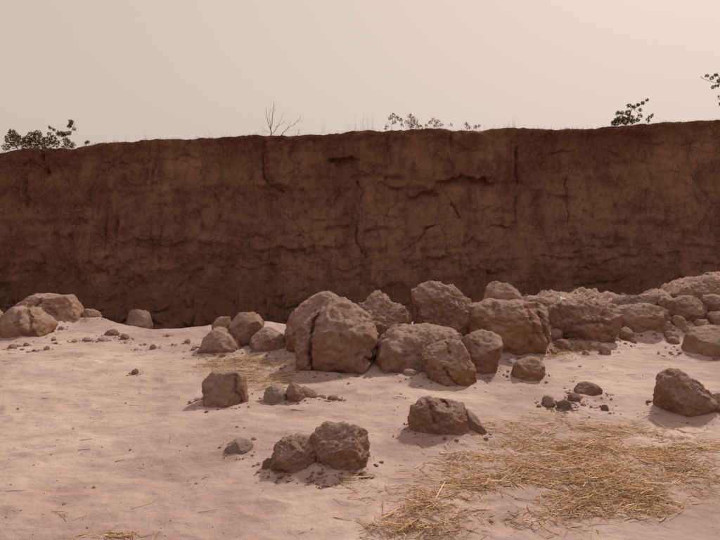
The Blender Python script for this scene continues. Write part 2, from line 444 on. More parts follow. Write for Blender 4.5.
# foreground
rock('boulder', 'squat block with a notched top standing alone beside the large straw patch', [(409.4,417),(411,409),(414.5,403),(422,399),(430,398),(438,400),(453,401),(464,405),(468,412),(468,431),(453,438.5),(430,438),(414.5,436),(410,428)], n=3.6, T=0.6, cracks=[([(424,398),(430,404),(433,418)],1.5,.05),([(441,399),(447,406)],1.5,.04)])
rock('clod', 'sloping clod against the end of the notched squat block', [(463,410),(470,411),(478.6,419),(485.6,430),(484.5,437),(466,437)])
rock('clod', 'crumbling low half of the broken clod pair on the open sand', [(270.6,456),(274,447),(280,441),(298,437.5),(310,440),(319,446),(324,458),(320,474),(300,475),(278,473)], rough=1.7, n=3.0)
rock('clod', 'taller blocky half of the broken clod pair on the open sand', [(309,440),(316,431),(325,424),(336,426),(348,423),(358,426),(367,430.5),(369,446),(368,463),(350,474),(323,473),(312,462)], rough=1.5, n=3.6, T=0.7)
rock('clod', 'dark crumb of earth at the low end of the broken clod pair', ell(262,458,277,472), mat=M_DARK)
rock('pebble', 'small pale stone lodged in the low half of the broken clod pair', ell(287,463,298,474.5), mat=M_PALE)
rock('pebble', 'small pale stone at the foot between the two halves of the broken clod', ell(323,463,337,477), mat=M_PALE)
rock('clod', 'thin flake of earth on top of the taller half of the broken clod', ell(322,420.5,337,427.5), base=466)
rock('clod', 'small pale lump alone on the sand beside the broken clod pair', [(224.7,449),(229,444),(235.5,440),(246,441),(253,445),(251,453),(235.5,456),(227,454)], mat=M_PALE)
rock('boulder', 'lone upright boulder with a knobbly shoulder on the bare sand', [(659,385),(664,376),(671,371.4),(677,370),(683.5,370.8),(689,376),(695.7,379),(703,387),(709,394),(713,408),(705,416),(683.5,418.5),(662,415),(657.5,402)], T=0.85)
rock('clod', 'small clod tucked behind the shoulder of the lone upright boulder', [(710,400),(714,395),(722,394),(726,402),(726,412),(716,416),(710,413)])
rock('clod', 'largest clod in the crumb heap above the straw', [(575,391),(580,385),(588.7,383),(597,385),(602,389),(598,397),(582.6,398)], mat=M_DARK)
rock('clod', 'dark middle clod in the crumb heap above the straw', ell(568,393,581,403), mat=M_DARK)
rock('clod', 'low clod at the lower end of the crumb heap above the straw', ell(557,400,572,410.5), mat=M_DARK, rough=1.5)
rock('clod', 'crumbly clod at the thin end of the crumb heap above the straw', ell(541,396,556,407), rough=1.7)
rock('pebble', 'single dark pebble between the crumb heap and the straw', ell(601,404.5,608.5,412), mat=M_DARK)
# small clods on the left
for k, (bx, lb) in enumerate([((104.5,329.5,119.5,337.5), 'largest of the few dark clods on pale ground near the brink'),
        ((119.5,334,128.5,340.5), 'small dark clod touching the largest one near the brink'),
        ((96.5,337.5,107.5,342.5), 'flat clod below the largest dark clod near the brink'),
        ((81.5,337.5,91.5,342.5), 'flat clod between the ribbed boulder and the dark clods'),
        ((71,339,77,343), 'tiny clod halfway from the ribbed boulder to the dark clods'),
        ((131.5,369,138.5,375.5), 'single dark clod alone on the open pale ground'),
        ((7.5,344,17.5,349.5), 'flat dark clod at the foot of the ribbed boulder'),
        ((58,326,64,330), 'pebble sized clod at the foot of the cracked boulder'),
        ((51,337,56,341.5), 'pebble sized clod at the corner of the ribbed boulder')]):
    rock('clod', lb, ell(*bx), mat=M_DARK if k in (0, 1, 5) else M_CLAY)
# right rubble heap
rock('boulder', 'wide sloping slab of rubble with a broken face, next to the two white stones', [(549,318),(553,309),(560,304),(570,301.7),(586.7,300),(606.7,301.7),(618,307),(619,327),(613,338),(603,344.5),(580,347),(568,343),(556,333)], base=348, T=0.8, rough=1.6, cracks=[([(566,322),(584,318),(600,322)],1.8,.06),([(592,327),(604,333),(614,330)],1.6,.05)])
rock('clod', 'rusty undercut lump at the foot of the wide sloping slab', [(567,341),(576,337),(590,336.5),(602,338),(605,343),(598,348),(572,349)], mat=M_RUST)
rock('clod', 'lump between the long boulder and the wide sloping slab, at the straw', [(552,348),(556,341),(564,339),(571,342),(573,350),(566,354),(554,354)], mat=M_RUST)
rock('clod', 'pale chip stuck in the gap behind the long boulder', ell(550,320.5,564,327), base=344, mat=M_PALE)
rock('clod', 'small lump under the pale chip in the gap behind the long boulder', ell(551,328,563,335.5), base=348)
rock('clod', 'flat clod on the crest behind the end of the long boulder', [(527,301),(534,298.5),(548,298),(557,299.5),(560,304),(552,308),(530,307)], base=318)
rock('clod', 'pebbly clod under the flat one on the crest behind the long boulder', ell(545,305,557,316), base=328)
rock('pebble', 'larger of the two white stones on the crest of the rubble', ell(558,294.5,568.5,302), mat=M_WHITE, base=326, n=2.0)
rock('pebble', 'smaller of the two white stones on the crest of the rubble', ell(572.5,299,581,305), mat=M_WHITE, base=328, n=2.0)
rock('clod', 'dark clod just beyond the crest behind the white stones', ell(576,296,586,302), base=306, mat=M_DARK)
rock('boulder', 'pale flat-topped ledge of earth along the crest of the rubble heap', [(604,302),(609,298.5),(615,296),(633,295),(650,295),(661.7,294),(672,295.5),(668,303),(646.7,308),(621.7,309),(610,307)], base=316, mat=M_PALE, T=0.45, n=3)
rock('boulder', 'squarish block under the pale ledge of the rubble heap', [(617,309),(630,305),(646.7,304),(658,306),(668,310),(666,320),(650,328),(625,327),(616,322)], base=338, n=3.4)
rock('boulder', 'domed lump below the squarish block in the rubble heap', [(623,322),(626,317),(631.7,314.7),(640,316),(646.7,324),(644,332),(634,334),(624,333.5)], base=337)
rock('boulder', 'rust brown lump with an undercut front in the rubble heap', [(641.7,334.5),(646,328),(652,323.5),(663,320),(671,321),(675,329),(673,337),(662,340),(650,340)], mat=M_RUST)
rock('boulder', 'rounded lump behind the rust brown one in the rubble heap', [(671,320),(675,315.5),(685,316),(688,323),(687,333),(676,336),(670,330)], base=337)
rock('clod', 'rust brown clod at the end of the undercut lump in the rubble heap', [(673.5,335),(680,329),(688,325.5),(695,329),(695.5,335),(685,339.5),(675,339.5)], mat=M_RUST)
rock('boulder', 'square shouldered block high in the rubble heap', [(668,305),(672,300),(683,296),(692,296),(700,296.7),(705,303),(705,316),(690,322),(675,318)], base=331, n=3.4)
rock('clod', 'knob of earth between the pale ledge and the square shouldered block', [(657,302),(663,297),(672,296),(677,301),(675,309),(663,312)], base=320)
rock('boulder', 'rounded hump of earth on the highest point of the rubble heap', [(672,294),(684,287),(697,282.5),(704,279),(711,277),(722,279.5),(738,283),(746,292),(740,300),(705,302),(680,300)], base=313, T=0.6)
rock('boulder', 'block overhanging a dark gap on the highest part of the rubble heap', [(703,300),(707,296.5),(716,295),(730,296),(736,304),(728,311),(708,310)], base=326, n=3.2)
rock('boulder', 'upright block under the dark gap in the rubble heap', [(709,316),(714,312.5),(726,311.5),(734,317),(733,329),(714,331)], base=334, n=3.2)
rock('clod', 'low lump beside the upright block under the dark gap', [(694,324),(698,320),(708,319.5),(712,324),(710,331),(697,331)], base=336)
rock('boulder', 'large smooth hump of earth at the foot of the rubble heap', [(684,351),(688,342),(691,336),(698,329.5),(713,327),(732,327),(748,334),(756,348),(748,357),(712,359),(690,357)], T=0.8, n=2.2, rough=0.5, planes=3)
for k, (bx, lb) in enumerate([((606,328,614,333), 'pebble sized clod below the broken face of the wide slab'),
        ((613,333,627,339), 'flat clod between the wide slab and the domed lump'),
        ((606.5,340,612,344.5), 'pale pebble at the lower corner of the wide slab'),
        ((631,330,641,335), 'flat chip below the domed lump')]):
    rock('clod' if k != 2 else 'pebble', lb, ell(*bx), mat=M_PALE if k == 2 else M_CLAY)

rj = random.Random(5)
for k in range(96):
    if k >= 62:
        x_ = rj.uniform(528, 668); y_ = 300 + 9 * rj.random()
    elif k < 20:
        x_ = rj.uniform(548, 616); y_ = (346 + 8 * rj.random()) if rj.random() < .5 else 303 + 8 * rj.random()
    else:
        x_ = rj.uniform(604, 706); y_ = 322 + 19 * rj.random() - 34 * (rj.random() < .3)
    w_ = rj.choice([3, 3.5, 4, 5, 6, 7.5]); h_ = w_ * rj.uniform(.6, .9)
    if k >= 62: w_, h_ = w_ * .6, h_ * .6
    if rj.random() < .5: x_, w_ = x_, w_ * .8
    rock('clod', ['small reddish clod', 'small pale clod', 'small reddish clod', 'small rust brown clod'][k % 4] + (' on the pale crest of the rubble heap' if k >= 62 else ' loose around the wide sloping slab' if k < 20 else ' wedged between the larger blocks of the rubble heap'), ell(x_ - w_, y_ - h_, x_ + w_, y_ + h_, seed=k), mat=[M_CLAY, M_PALE, M_CLAY, M_RUST][k % 4], base=y_ + h_ + rj.uniform(0, 1.5), rough=1.5, loose=True)
for k in range(26):
    x_, y_ = [(rj.uniform(100, 190), rj.uniform(331, 350)), (rj.uniform(536, 610), rj.uniform(392, 412)), (rj.uniform(255, 380), rj.uniform(466, 486)), (rj.uniform(5, 60), rj.uniform(338, 352))][k % 4]
    w_ = rj.uniform(1.6, 3.4)
    rock('clod', ['tiny crumb of clay beside the dark clods near the brink', 'tiny crumb of clay strewn in the crumb heap above the straw', 'tiny crumb of clay fallen from the broken clod pair', 'tiny crumb of clay before the ribbed boulder'][k % 4], ell(x_ - w_, y_ - w_ * .7, x_ + w_, y_ + w_ * .7, seed=k), mat=[M_CLAY, M_DARK][k % 2], rough=1.3)

# ------------------------------------------------------------------ place the outlines on the terrain
for i, d in enumerate(B):
    P = np.array(d['poly'], float)
    d['cx'], d['cy'] = (P[:, 0].min() + P[:, 0].max()) / 2, (P[:, 1].min() + P[:, 1].max()) / 2
    wpx = np.ptp(P[:, 0]) / 2
    hpx = np.ptp(P[:, 1])
    base = d.get('base', P[:, 1].max())
    if 'depth' in d:
        Yf = d['depth']
    else:
        Yf = ground_hit(d['cx'], base)[1]
    half = min(wpx, 0.9 * hpx) * Yf / F
    d['T'] = half * d.get('T', 0.8) * 1.15
    d['Y'] = Yf + 0.75 * d['T'] if 'depth' not in d else Yf
    d['W'] = wpx * d['Y'] / F
    W3 = at(P[:, 0], P[:, 1], d['Y'])
    d['xz'] = W3[:, [0, 2]]
    c = at(d['cx'], d['cy'], d['Y'])
    d['c'] = c
    gz = float(ground_h(c[:1], [d['Y']])[0])
    d['gz'] = gz

# ------------------------------------------------------------------ ground sheet
def ground_full(x, y):
    h = ground_h(x, y)
    p = np.stack([x, y, np.zeros_like(x)], 1)
    near = 1 - sstep(14, 22, np.hypot(x, y))
    f = 0.015 * fbm(p * [2.6, 3.2, 1] + 1.7, 4, 0.55) + 0.0045 * ridged(p * [7, 9, 1] + 4.4, 3)
    # trodden hollows and scuffs
    f1, f21, v = cells(p[:, :2] * 2.1 + 0.3 * fbm(p * 1.5, 2)[:, None], 11)
    f -= 0.016 * (v > 0.62) * (1 - sstep(0.08, 0.34, f1)) - 0.006 * (v > 0.62) * np.exp(-((f1 - 0.36) / 0.07) ** 2)
    # rough broken rubble on the heap and on the pit floor
    rub = sstep(9.0, 9.7, y) * sstep(2.2, 3.0, x) + sstep(0.3, 1.0, y - edge_y(x))
    g1, g21, gv = cells(p[:, :2] * 3.4 + 0.35 * fbm(p * 3, 3)[:, None], 31)
    heap_ = sstep(8.9, 9.6, y + 0.2 * np.sin(x * 3.1)) * sstep(2.3, 3.2, x) * (1 - sstep(10.9, 11.6, y))
    f += heap_ * (0.06 + 0.09 * fbm(p * [1.6, 1.6, 1] + 9, 3, .6))
    f += np.clip(rub, 0, 1) * (0.04 * gv * sstep(0.0, 0.35, g21) + 0.07 * fbm(p * 4 + 2, 5, .62))
    # sand drifted up against every rock
    for d in B:
        if d['W'] < 0.06 or 'depth' in d or 'loose' in d: continue
        s = min(0.35 * d['W'] + 0.05, 0.22)
        rx, ry = d['W'] + s, d['T'] + s
        near_ = (np.abs(x - d['c'][0]) < 2.2 * rx) & (np.abs(y - d['Y']) < 2.2 * ry)
        if not near_.any(): continue
        xn, yn = x[near_], y[near_]
        q = ((xn - d['c'][0]) / rx) ** 2 + ((yn - d['Y']) / ry) ** 2
        f[near_] += 0.21 * min(d['W'], 0.4) * np.exp(-np.clip(q - 0.45, 0, 50) * 2.2) * (0.7 + 0.6 * perlin(p[near_] * 2.2 + 3))
    return h + f * near

gx = graded(-6.6, 7.0, 0.024, -160, 160)
ys = [2.3]
while ys[-1] < 12.2: ys.append(ys[-1] + max(0.012, 0.0029 * ys[-1]))
yl = []; s = 0.02; y = 2.3
while y > -160: s *= 1.25; y -= s; yl.append(max(y, -160))
yh = []; y = ys[-1]; s = 0.04
while y < 18.0: y += s; yh.append(y)
gy = np.array(yl[::-1] + ys + yh)
X, Y = np.meshgrid(gx, gy)
X, Y = X.ravel(), Y.ravel()
Z = ground_full(X, Y)
ground = add_obj('ground', make_mesh('ground', np.stack([X, Y, Z], 1), grid_faces(len(gx), len(gy))), M_GROUND, kind='structure')

# ------------------------------------------------------------------ the earth wall behind
CY = 15.3
SKYL = np.array([(-60,157),(0,153),(15,150.5),(36,148.5),(42,152),(47,149),(75,149),(85,146),(140,143),(148,141),(200,140),(240,135.5),(270,135),(310,133),(340,132),(350,130),(395,131),(410,128),(440,127),(450,129),(482,130),(500,126),(520,126),(560,127),(600,126),(640,124),(680,121.5),(720,120.5),(780,119)])
sky_pts = at(SKYL[:, 0], SKYL[:, 1], CY)
def cliff_top(x):
    return np.interp(x, sky_pts[:, 0], sky_pts[:, 2])
cx = graded(-9.7, 9.7, 0.027, -160, 160)
nz = 225
tz = np.linspace(0, 1, nz)
CXX, TT = np.meshgrid(cx, tz)
fx = CXX.ravel(); ft = TT.ravel()
ztop = cliff_top(fx) + 0.030 * fbm(np.stack([fx * 2.5, fx * 0, fx * 0], 1), 5, 0.65)
zb = -1.5
fz = zb + ft * (ztop - zb)
p3 = np.stack([fx, np.zeros_like(fx), fz], 1)
h01 = (fz - zb) / (ztop - zb)
warp = np.stack([fbm(p3 * 0.9 + 3.3, 3), fbm(p3 * 0.9 + 7.7, 3)], 1)
dsp = 0.26 * fbm(p3 * [0.34, 1, 0.22] + 2.0, 2)                       # bulges of the face
c1, c21, cv = cells(np.stack([fx * 0.75, fz * 0.85], 1) + 0.40 * warp, 5)
dsp += 0.05 * (cv - 0.5) * sstep(0.0, 0.05, c21)                       # large broken blocks
c1, c21, cv = cells(np.stack([fx * 2.0, fz * 1.0], 1) + 0.6 * warp, 19)
dsp += 0.02 * (cv - 0.5) * sstep(0.0, 0.10, c21)
c1, c21, cv = cells(np.stack([fx * 5.2, fz * 2.6], 1) + 0.9 * warp + 0.3 * fbm(p3 * 5, 2)[:, None], 27)
dsp += 0.012 * (cv - 0.5) * sstep(0.0, 0.14, c21)
dsp += 0.16 * fbm(p3 * [0.8, 1, 0.6] + 0.25 * np.stack([warp[:, 0], 0 * fx, warp[:, 1]], 1) + 12, 4, 0.5)
dsp += 0.028 * perlin(np.stack([fx * 5.5 + 0.4 * warp[:, 0], fx * 0, fz * 0.4], 1)) + 0.014 * perlin(np.stack([fx * 12, fx * 0, fz * 0.9], 1))
low = 1 - sstep(0.45, 0.75, h01)
leftm = sstep(-1.5, -5.0, fx)
rill = np.abs(perlin(np.stack([fx * 2.6 + 0.3 * warp[:, 0], fx * 0, fz * 0.45], 1)))
rmod = sstep(-0.2, 0.5, perlin(p3 * [0.7, 1, 0.9] + 31))
dsp -= rmod * (0.02 + 0.05 * np.maximum(low, leftm)) * np.exp(-(rill / 0.09) ** 2)   # rain rills
dsp += 0.05 * perlin(np.stack([fx * 4.2, fx * 0 + 3, fz * 0.8], 1)) * np.maximum(low, 0.35)
dsp += 0.030 * perlin(np.stack([fx * 0.5, fx * 0, fz * 5.5 + 0.8 * warp[:, 1]], 1))    # beds
dsp += 0.045 * fbm(p3 * [3.2, 1, 1.9] + 1, 5, 0.62) + 0.016 * ridged(p3 * [7, 1, 3.0] + 5, 3, 0.6) + 0.035 * low * fbm(p3 * [3, 1, 4] + 15, 4, .6)
# topsoil lip hangs over an undercut
dz = ztop - fz
dsp += 0.10 * np.exp(-(dz / 0.16) ** 2) - 0.09 * np.exp(-((dz - 0.42) / 0.2) ** 2) * (0.6 + perlin(np.stack([fx * 0.9, fx * 0, fx * 0], 1)))
# traced cracks: pixel polylines on the face
def w2(pts):
    q = at([a for a, b in pts], [b for a, b in pts], CY)
    return [tuple(v) for v in q[:, [0, 2]]]
jx = fx + 0.055 * fbm(p3 * 4.5, 3, .6); jz = fz + 0.055 * fbm(p3 * 4.5 + 40, 3, .6)
cmod = 0.25 + 0.75 * sstep(-0.35, 0.35, perlin(p3 * 2.6 + 77))
for pts, w, dp in [
    ([(263,142),(261,160),(264,178),(272,187),(282,192)], .045, .16), ([(264,141),(282,139),(288,148),(289,166)], .035, .08),
    ([(358,181),(363,193),(360,206),(363,212)], .035, .14), ([(358,212),(356,228),(357,244),(366,258)], .04, .14),
    ([(355,213),(340,216),(322,222)], .03, .06), ([(365,214),(385,217),(398,218)], .03, .06),
    ([(214,192),(222,208),(220,222)], .04, .09), ([(285,215),(298,228),(312,240)], .03, .08), ([(300,236),(314,252)], .03, .06),
    ([(427,228),(443,225),(446,252)], .04, .09), ([(400,252),(417,244),(428,228)], .04, .09), ([(415,250),(400,268)], .03, .06),
    ([(446,192),(458,212),(463,220)], .045, .10), ([(468,245),(478,232),(500,226),(512,228)], .04, .09), ([(482,262),(492,275),(504,270)], .04, .07),
    ([(522,135),(520,160),(524,180),(521,205),(522,225)], .05, .13), ([(572,180),(574,205),(572,228),(576,238)], .04, .09),
    ([(646,195),(652,188),(645,208)], .05, .07), ([(624,196),(618,215)], .035, .06),
    ([(520,260),(560,255),(600,250),(640,246)], .035, .05), ([(560,232),(590,238),(620,252)], .03, .05),
    ([(42,150),(43,160),(46,172)], .08, .26), ([(56,150),(55,175),(56,200)], .12, .14), ([(24,152),(23,180),(25,205)], .10, .10),
    ([(72,236),(78,262),(84,280)], .04, .08), ([(120,220),(123,250)], .04, .08), ([(160,245),(166,262)], .05, .08), ([(200,212),(206,230),(203,250)], .04, .07),
    ([(256,235),(254,262),(258,280)], .035, .06), ([(240,238),(256,236),(270,240)], .03, .05), ([(330,210),(338,190)], .03, .05),
    ([(560,290),(600,284),(640,275)], .05, .07), ([(340,132),(336,148)], .03, .05), ([(388,135),(390,152)], .03, .06), ([(650,150),(654,180),(650,200)], .03, .05)]:
    q = w2(pts)
    x0, x1 = min(a for a, b in q) - .4, max(a for a, b in q) + .4
    m = (fx > x0) & (fx < x1)
    d_ = poly_dist(jx[m], jz[m], q)
    dsp[m] -= 1.1 * dp * cmod[m] * (0.75 * np.exp(-(d_ / (0.55 * w)) ** 2) + 0.25 * np.exp(-(d_ / (2.2 * w)) ** 2))
# ledges: sharp upper lip, hollow beneath that fades downwards
for pts, amp, L in [([(328,157),(340,156),(356,157)], .30, .22), ([(440,178),(456,175),(478,177),(498,179)], .22, .25), ([(412,193),(426,192),(440,191)], .22, .18),
                    ([(350,166),(375,178),(398,188),(412,193)], .15, .5), ([(392,160),(400,176),(410,186)], .07, .25), ([(455,143),(470,148),(500,150)], .06, .3),
                    ([(640,146),(680,140),(720,142)], .08, .3), ([(0,160),(30,163),(70,166),(110,168)], .10, .35), ([(110,166),(160,158),(230,155)], .08, .35),
                    ([(470,210),(490,206),(515,209)], .08, .2), ([(540,150),(580,147),(630,152)], .08, .35), ([(210,262),(250,268),(290,262)], .07, .3), ([(60,262),(100,268),(140,262)], .06, .3),
                    ([(300,262),(340,270),(380,264)], .06, .3), ([(540,252),(600,262),(650,250)], .07, .3)]:
    q = w2(pts)
    xs = np.array([a for a, b in q]); zs = np.array([b for a, b in q])
    zl = np.interp(fx, xs, zs) + 0.13 * fbm(p3 * [2.2, 1, 0.6] + 3, 4, 0.6)
    end = sstep(xs[0] - .12, xs[0] + .10, fx) * (1 - sstep(xs[-1] - .10, xs[-1] + .12, fx))
    below = zl - fz
    dsp -= amp * end * np.clip((1.0 if amp >= .2 else 0.5) + 0.8 * perlin(np.stack([fx * 1.3, fx * 0 + amp * 50, fx * 0], 1)), 0, 1.1) * sstep(-0.015, 0.035, below) * np.exp(-np.clip(below, 0, 9) / L)
# blocks standing proud of the face
for (bx_, by_, rx_, ry_, am) in [(277,163,13,25,.10), (375,150,26,26,.08), (420,160,30,28,.10), (475,155,24,22,.10), (385,205,22,26,.07), (310,225,34,24,.06), (436,242,10,18,.08), (330,200,26,20,.05), (490,250,24,22,.07), (190,215,26,30,.06), (600,205,30,34,.05), (110,235,24,34,.05)]:
    c_ = at(bx_, by_, CY); rx_, rz_ = rx_ * CY / F, ry_ * CY / F
    q_ = np.maximum(np.abs(jx - c_[0]) / rx_, np.abs(jz - c_[2]) / rz_) + 0.25 * fbm(p3 * 1.6 + bx_, 3)
    dsp += am * (1 - sstep(0.86, 1.04, q_))
# crumbled foot
foot = 1 - sstep(-0.55, 0.35, fz + 0.35 * perlin(p3 * [0.8, 1, 0.8] + 6))
dsp += foot * (0.38 + 0.12 * fbm(p3 * 2.2 + 9, 4))
g1, g21, gv = cells(np.stack([fx * 3.3, fz * 3.3], 1) + 0.5 * warp, 41)
dsp += foot * 0.12 * gv * sstep(0.0, 0.3, g21)
CWAVE = lambda x: 0.25 * np.sin(x * 0.35 + 0.5) - 0.15 * np.sin(x * 0.9)
fy = CY + 0.16 * (fz - 1.5) * 0.6 + CWAVE(fx) - dsp
front = np.stack([fx, fy, fz], 1)
# plateau behind the lip
rows = [(0.03, 0.02), (0.08, 0.035), (0.16, 0.045), (0.3, 0.05), (0.6, 0.05), (1.2, 0.06), (2.5, 0.07), (6, 0.1), (15, 0.15), (50, 0.2), (150, 0.2), (400, 0.2)]
top_row = front[-len(cx):]
extra = []
for dy_, dz_ in rows:
    r = top_row.copy()
    k = sstep(0, 1.5, dy_)
    base_y = CY + 0.3 + CWAVE(cx)
    r[:, 1] = (1 - k) * top_row[:, 1] + k * base_y + dy_
    r[:, 2] = cliff_top(cx) * (1 - 0) + (1 - k) * (top_row[:, 2] - cliff_top(cx)) + dz_ * 0.5 + 0.012 * perlin(np.stack([cx * 3, cx * 0 + dy_ * 3, cx * 0], 1))
    extra.append(r)
CV = np.concatenate([front] + extra)
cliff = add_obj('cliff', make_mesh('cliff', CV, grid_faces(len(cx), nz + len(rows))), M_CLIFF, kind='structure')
lip_y = top_row[:, 1]; lip_z = top_row[:, 2]

# ------------------------------------------------------------------ boulder meshes
import bmesh
_ico = {}
def ico(l):
    if l not in _ico:
        bm = bmesh.new(); bmesh.ops.create_icosphere(bm, subdivisions=l, radius=1)
        bm.verts.ensure_lookup_table()
        v = np.array([x.co[:] for x in bm.verts]); f = np.array([[q.index for q in t.verts] for t in bm.faces])
        bm.free(); _ico[l] = (v / np.linalg.norm(v, axis=1)[:, None], f)
    return _ico[l]

def build_rock(i, d):
    big = d['W']
    wpx = d['W'] * F / d['Y']
    lv = 6 if wpx > 26 else 5 if wpx > 7 else 4
    D, Fc = ico(lv)
    r_ = np.random.default_rng(100 + i)
    c = d['c']; xz = d['xz'] - c[[0, 2]]
    # push the lower outline under the ground
    low = xz[:, 1] < -0.55 * np.ptp(xz[:, 1]) / 2
    sink = 0.05 + 0.12 * d['W']
    if d.get('floor'): sink += 0.5
    if 'base' in d: sink = max(sink, c[2] + xz[:, 1].min() - d['gz'] + 0.05)
    xz[:, 1] -= np.where(low, sink, 0)
    ctr = (xz.max(0) + xz.min(0)) / 2
    q = xz - ctr
    # polar radius of the outline
    th = np.linspace(-math.pi, math.pi, 361)
    ax, az = q[:, 0], q[:, 1]; bx, bz = np.roll(ax, -1), np.roll(az, -1)
    ct, st = np.cos(th)[:, None], np.sin(th)[:, None]
    ex, ez = bx - ax, bz - az
    det = ct * (-ez) - st * (-ex)
    with np.errstate(divide='ignore', invalid='ignore'):
        t = (ax * (-ez) + az * ex) / det
        u = (ct * az - st * ax) / det
    ok = (t > 0) & (u >= -1e-6) & (u <= 1 + 1e-6)
    Rr = np.where(ok, t, 0).max(1)
    k = np.array([0.5, 2, 4, 2, 0.5]); k /= k.sum()
    Rr = np.convolve(np.concatenate([Rr[-5:-1], Rr, Rr[1:5]]), np.convolve(k, k), mode='same')[4:-4]
    n = d.get('n', 3.0) + 0.2
    hq = np.hypot(D[:, 0], D[:, 2]); ang = np.arctan2(D[:, 2], D[:, 0])
    den = (hq ** n + np.abs(D[:, 1]) ** n) ** (1 / n)
    Rt = np.interp(ang, th, Rr)
    s = float(np.mean(Rr))
    T = d['T'] * r_.uniform(0.95, 1.15)
    V = np.stack([np.cos(ang) * hq / den * Rt, D[:, 1] / den * T, np.sin(ang) * hq / den * Rt], 1)
    V[:, 1] += 0.18 * V[:, 2] * r_.uniform(0.3, 1.5)
    # low swell, then planes of fracture: bevels that face up towards the viewer, broken fronts and backs
    o = r_.uniform(0, 60, 3)
    V *= (1 + 0.055 * fbm(V / s * 1.3 + o, 2))[:, None]
    for q_ in range(d.get('planes', 17)):
        if q_ < 5: m = np.array([r_.normal(0, 0.45), -r_.uniform(0.35, 0.9), r_.uniform(0.55, 1.0)])
        elif q_ < 14: m = np.array([r_.normal(0, 0.8), -r_.uniform(0.5, 1.0), r_.normal(0, 0.45)])
        else: m = np.array([r_.normal(0, 0.7), r_.uniform(0.5, 1.0), r_.uniform(0, 0.8)])
        m /= np.linalg.norm(m)
        pr = V @ m
        off = np.max(pr) * r_.uniform(0.80, 0.95)
        V -= m * (np.clip(pr - off, 0, None) * 0.95)[:, None]
    nrm = V / np.array([s, T, s]) ** 2
    nrm /= np.linalg.norm(nrm, axis=1)[:, None] + 1e-9
    rg = 0.85 * d.get('rough', 1.4 if d['cx'] > 540 and d['cy'] < 345 else 1.15)
    U = V / s
    disp = rg * (0.036 * fbm(U * 3.2 + o, 3, 0.55) - 0.030 * np.clip(ridged(U * 2.3 + o, 2) - 0.75, 0, 1) * 2 + 0.024 * fbm(U * 8 + o, 4, 0.68))
    # broken faces: cells at three sizes, each set in or out with a step at its border
    wv = 0.30 * np.stack([fbm(U * 2.2 + o, 3, .6), fbm(U * 2.2 + o + 20, 3, .6), fbm(U * 2.2 + o + 40, 3, .6)], 1)
    f1, f21, cv = cells3((U + wv) * 1.5 + o, i)
    disp += rg ** 0.5 * 0.07 * (cv - 0.5) * sstep(0, 0.10, f21)
    if lv >= 5:
        f1, f21, cv = cells3((U + wv) * 3.6 + o, i + 7)
        patch = sstep(-0.25, 0.35, perlin(U * 1.3 + o + 5))
        disp += rg * (0.016 + 0.030 * patch) * ((cv - 0.5) * sstep(0, 0.12, f21) - 0.5 * f1)
        f1, f21, cv = cells3((U + wv) * 9.0 + o, i + 13)
        disp += rg * (0.004 + 0.015 * patch) * (cv - 0.3 - 0.9 * f1)
    V += nrm * (disp * s)[:, None]
    # traced cracks on the camera side
    for pts, w, dp in d.get('cracks', []):
        cw = at([a for a, b in pts], [b for a, b in pts], d['Y'])[:, [0, 2]] - c[[0, 2]] - ctr
        jit = 0.05 * s * fbm(U * 5 + o, 3, .6)
        dd = poly_dist(V[:, 0] + jit, V[:, 2] + jit, [tuple(v) for v in cw])
        wm = w * d['Y'] / F
        fr = np.clip(-D[:, 1] * 1.6 + 0.5 * D[:, 2] + 0.3, 0, 1)
        V += np.array([0, 1, -0.1]) * (np.clip(dp, 0, 0.4 * T) * (0.35 + 0.65 * sstep(-.4, .3, perlin(U * 3 + o + 8))) * np.exp(-(dd / (0.8 * wm)) ** 2) * fr)[:, None]
    V += np.array([ctr[0], 0, ctr[1]])
    me = make_mesh(d['name'], V, Fc)
    grp = 'loose clods in the rubble heap' if d.get('loose') else 'tiny crumbs of clay' if d['label'].startswith('tiny crumb') else {'boulder': 'boulders of dug clay', 'clod': 'clods of earth lying about', 'pebble': 'small stones'}[d['name']]
    add_obj(d['name'], me, d.get('mat', M_CLAY), label=d['label'], cat=d['name'], group=grp, loc=tuple(c))
for i, d in enumerate(B):
    build_rock(i, d)

# ------------------------------------------------------------------ many small pieces as one mesh
def set_tone(me, tones_per_face):
    a = me.attributes.new('tone', 'FLOAT', 'FACE')
    a.data.foreach_set('value', np.asarray(tones_per_face, np.float32))

def strands(name, starts, dirs, lengths, radii, bends, mat, seg=3, tones=None, sides=3, **kw):
    """thin curved stalks with a triangular section."""
    n = len(starts)
    d = dirs / np.linalg.norm(dirs, axis=1)[:, None]
    up = np.tile([0.01, 0.02, 1.0], (n, 1))
    s1 = np.cross(d, up); s1 /= np.linalg.norm(s1, axis=1)[:, None] + 1e-9
    s2 = np.cross(s1, d)
    V = np.zeros((n, (seg + 1) * sides, 3))
    for k in range(seg + 1):
        t = k / seg
        ctr = starts + d * (lengths * t)[:, None] + bends * (lengths * 4 * t * (1 - t))[:, None]
        rr = radii * (1 - 0.35 * t)
        for j in range(sides):
            a = 2 * math.pi * j / sides
            V[:, k * sides + j] = ctr + (s1 * math.cos(a) + s2 * math.sin(a)) * rr[:, None]
    f = []
    for k in range(seg):
        for j in range(sides):
            j2 = (j + 1) % sides
            f.append([k * sides + j, k * sides + j2, (k + 1) * sides + j2, (k + 1) * sides + j])
    f = np.array(f)
    Fa = (f[None] + (np.arange(n) * (seg + 1) * sides)[:, None, None]).reshape(-1, 4)
    me = make_mesh(name, V.reshape(-1, 3), Fa, smooth=True)
    if tones is None: tones = rng.uniform(0, 1, n)
    set_tone(me, np.repeat(tones, len(f)))
    return add_obj(name, me, mat, **kw)

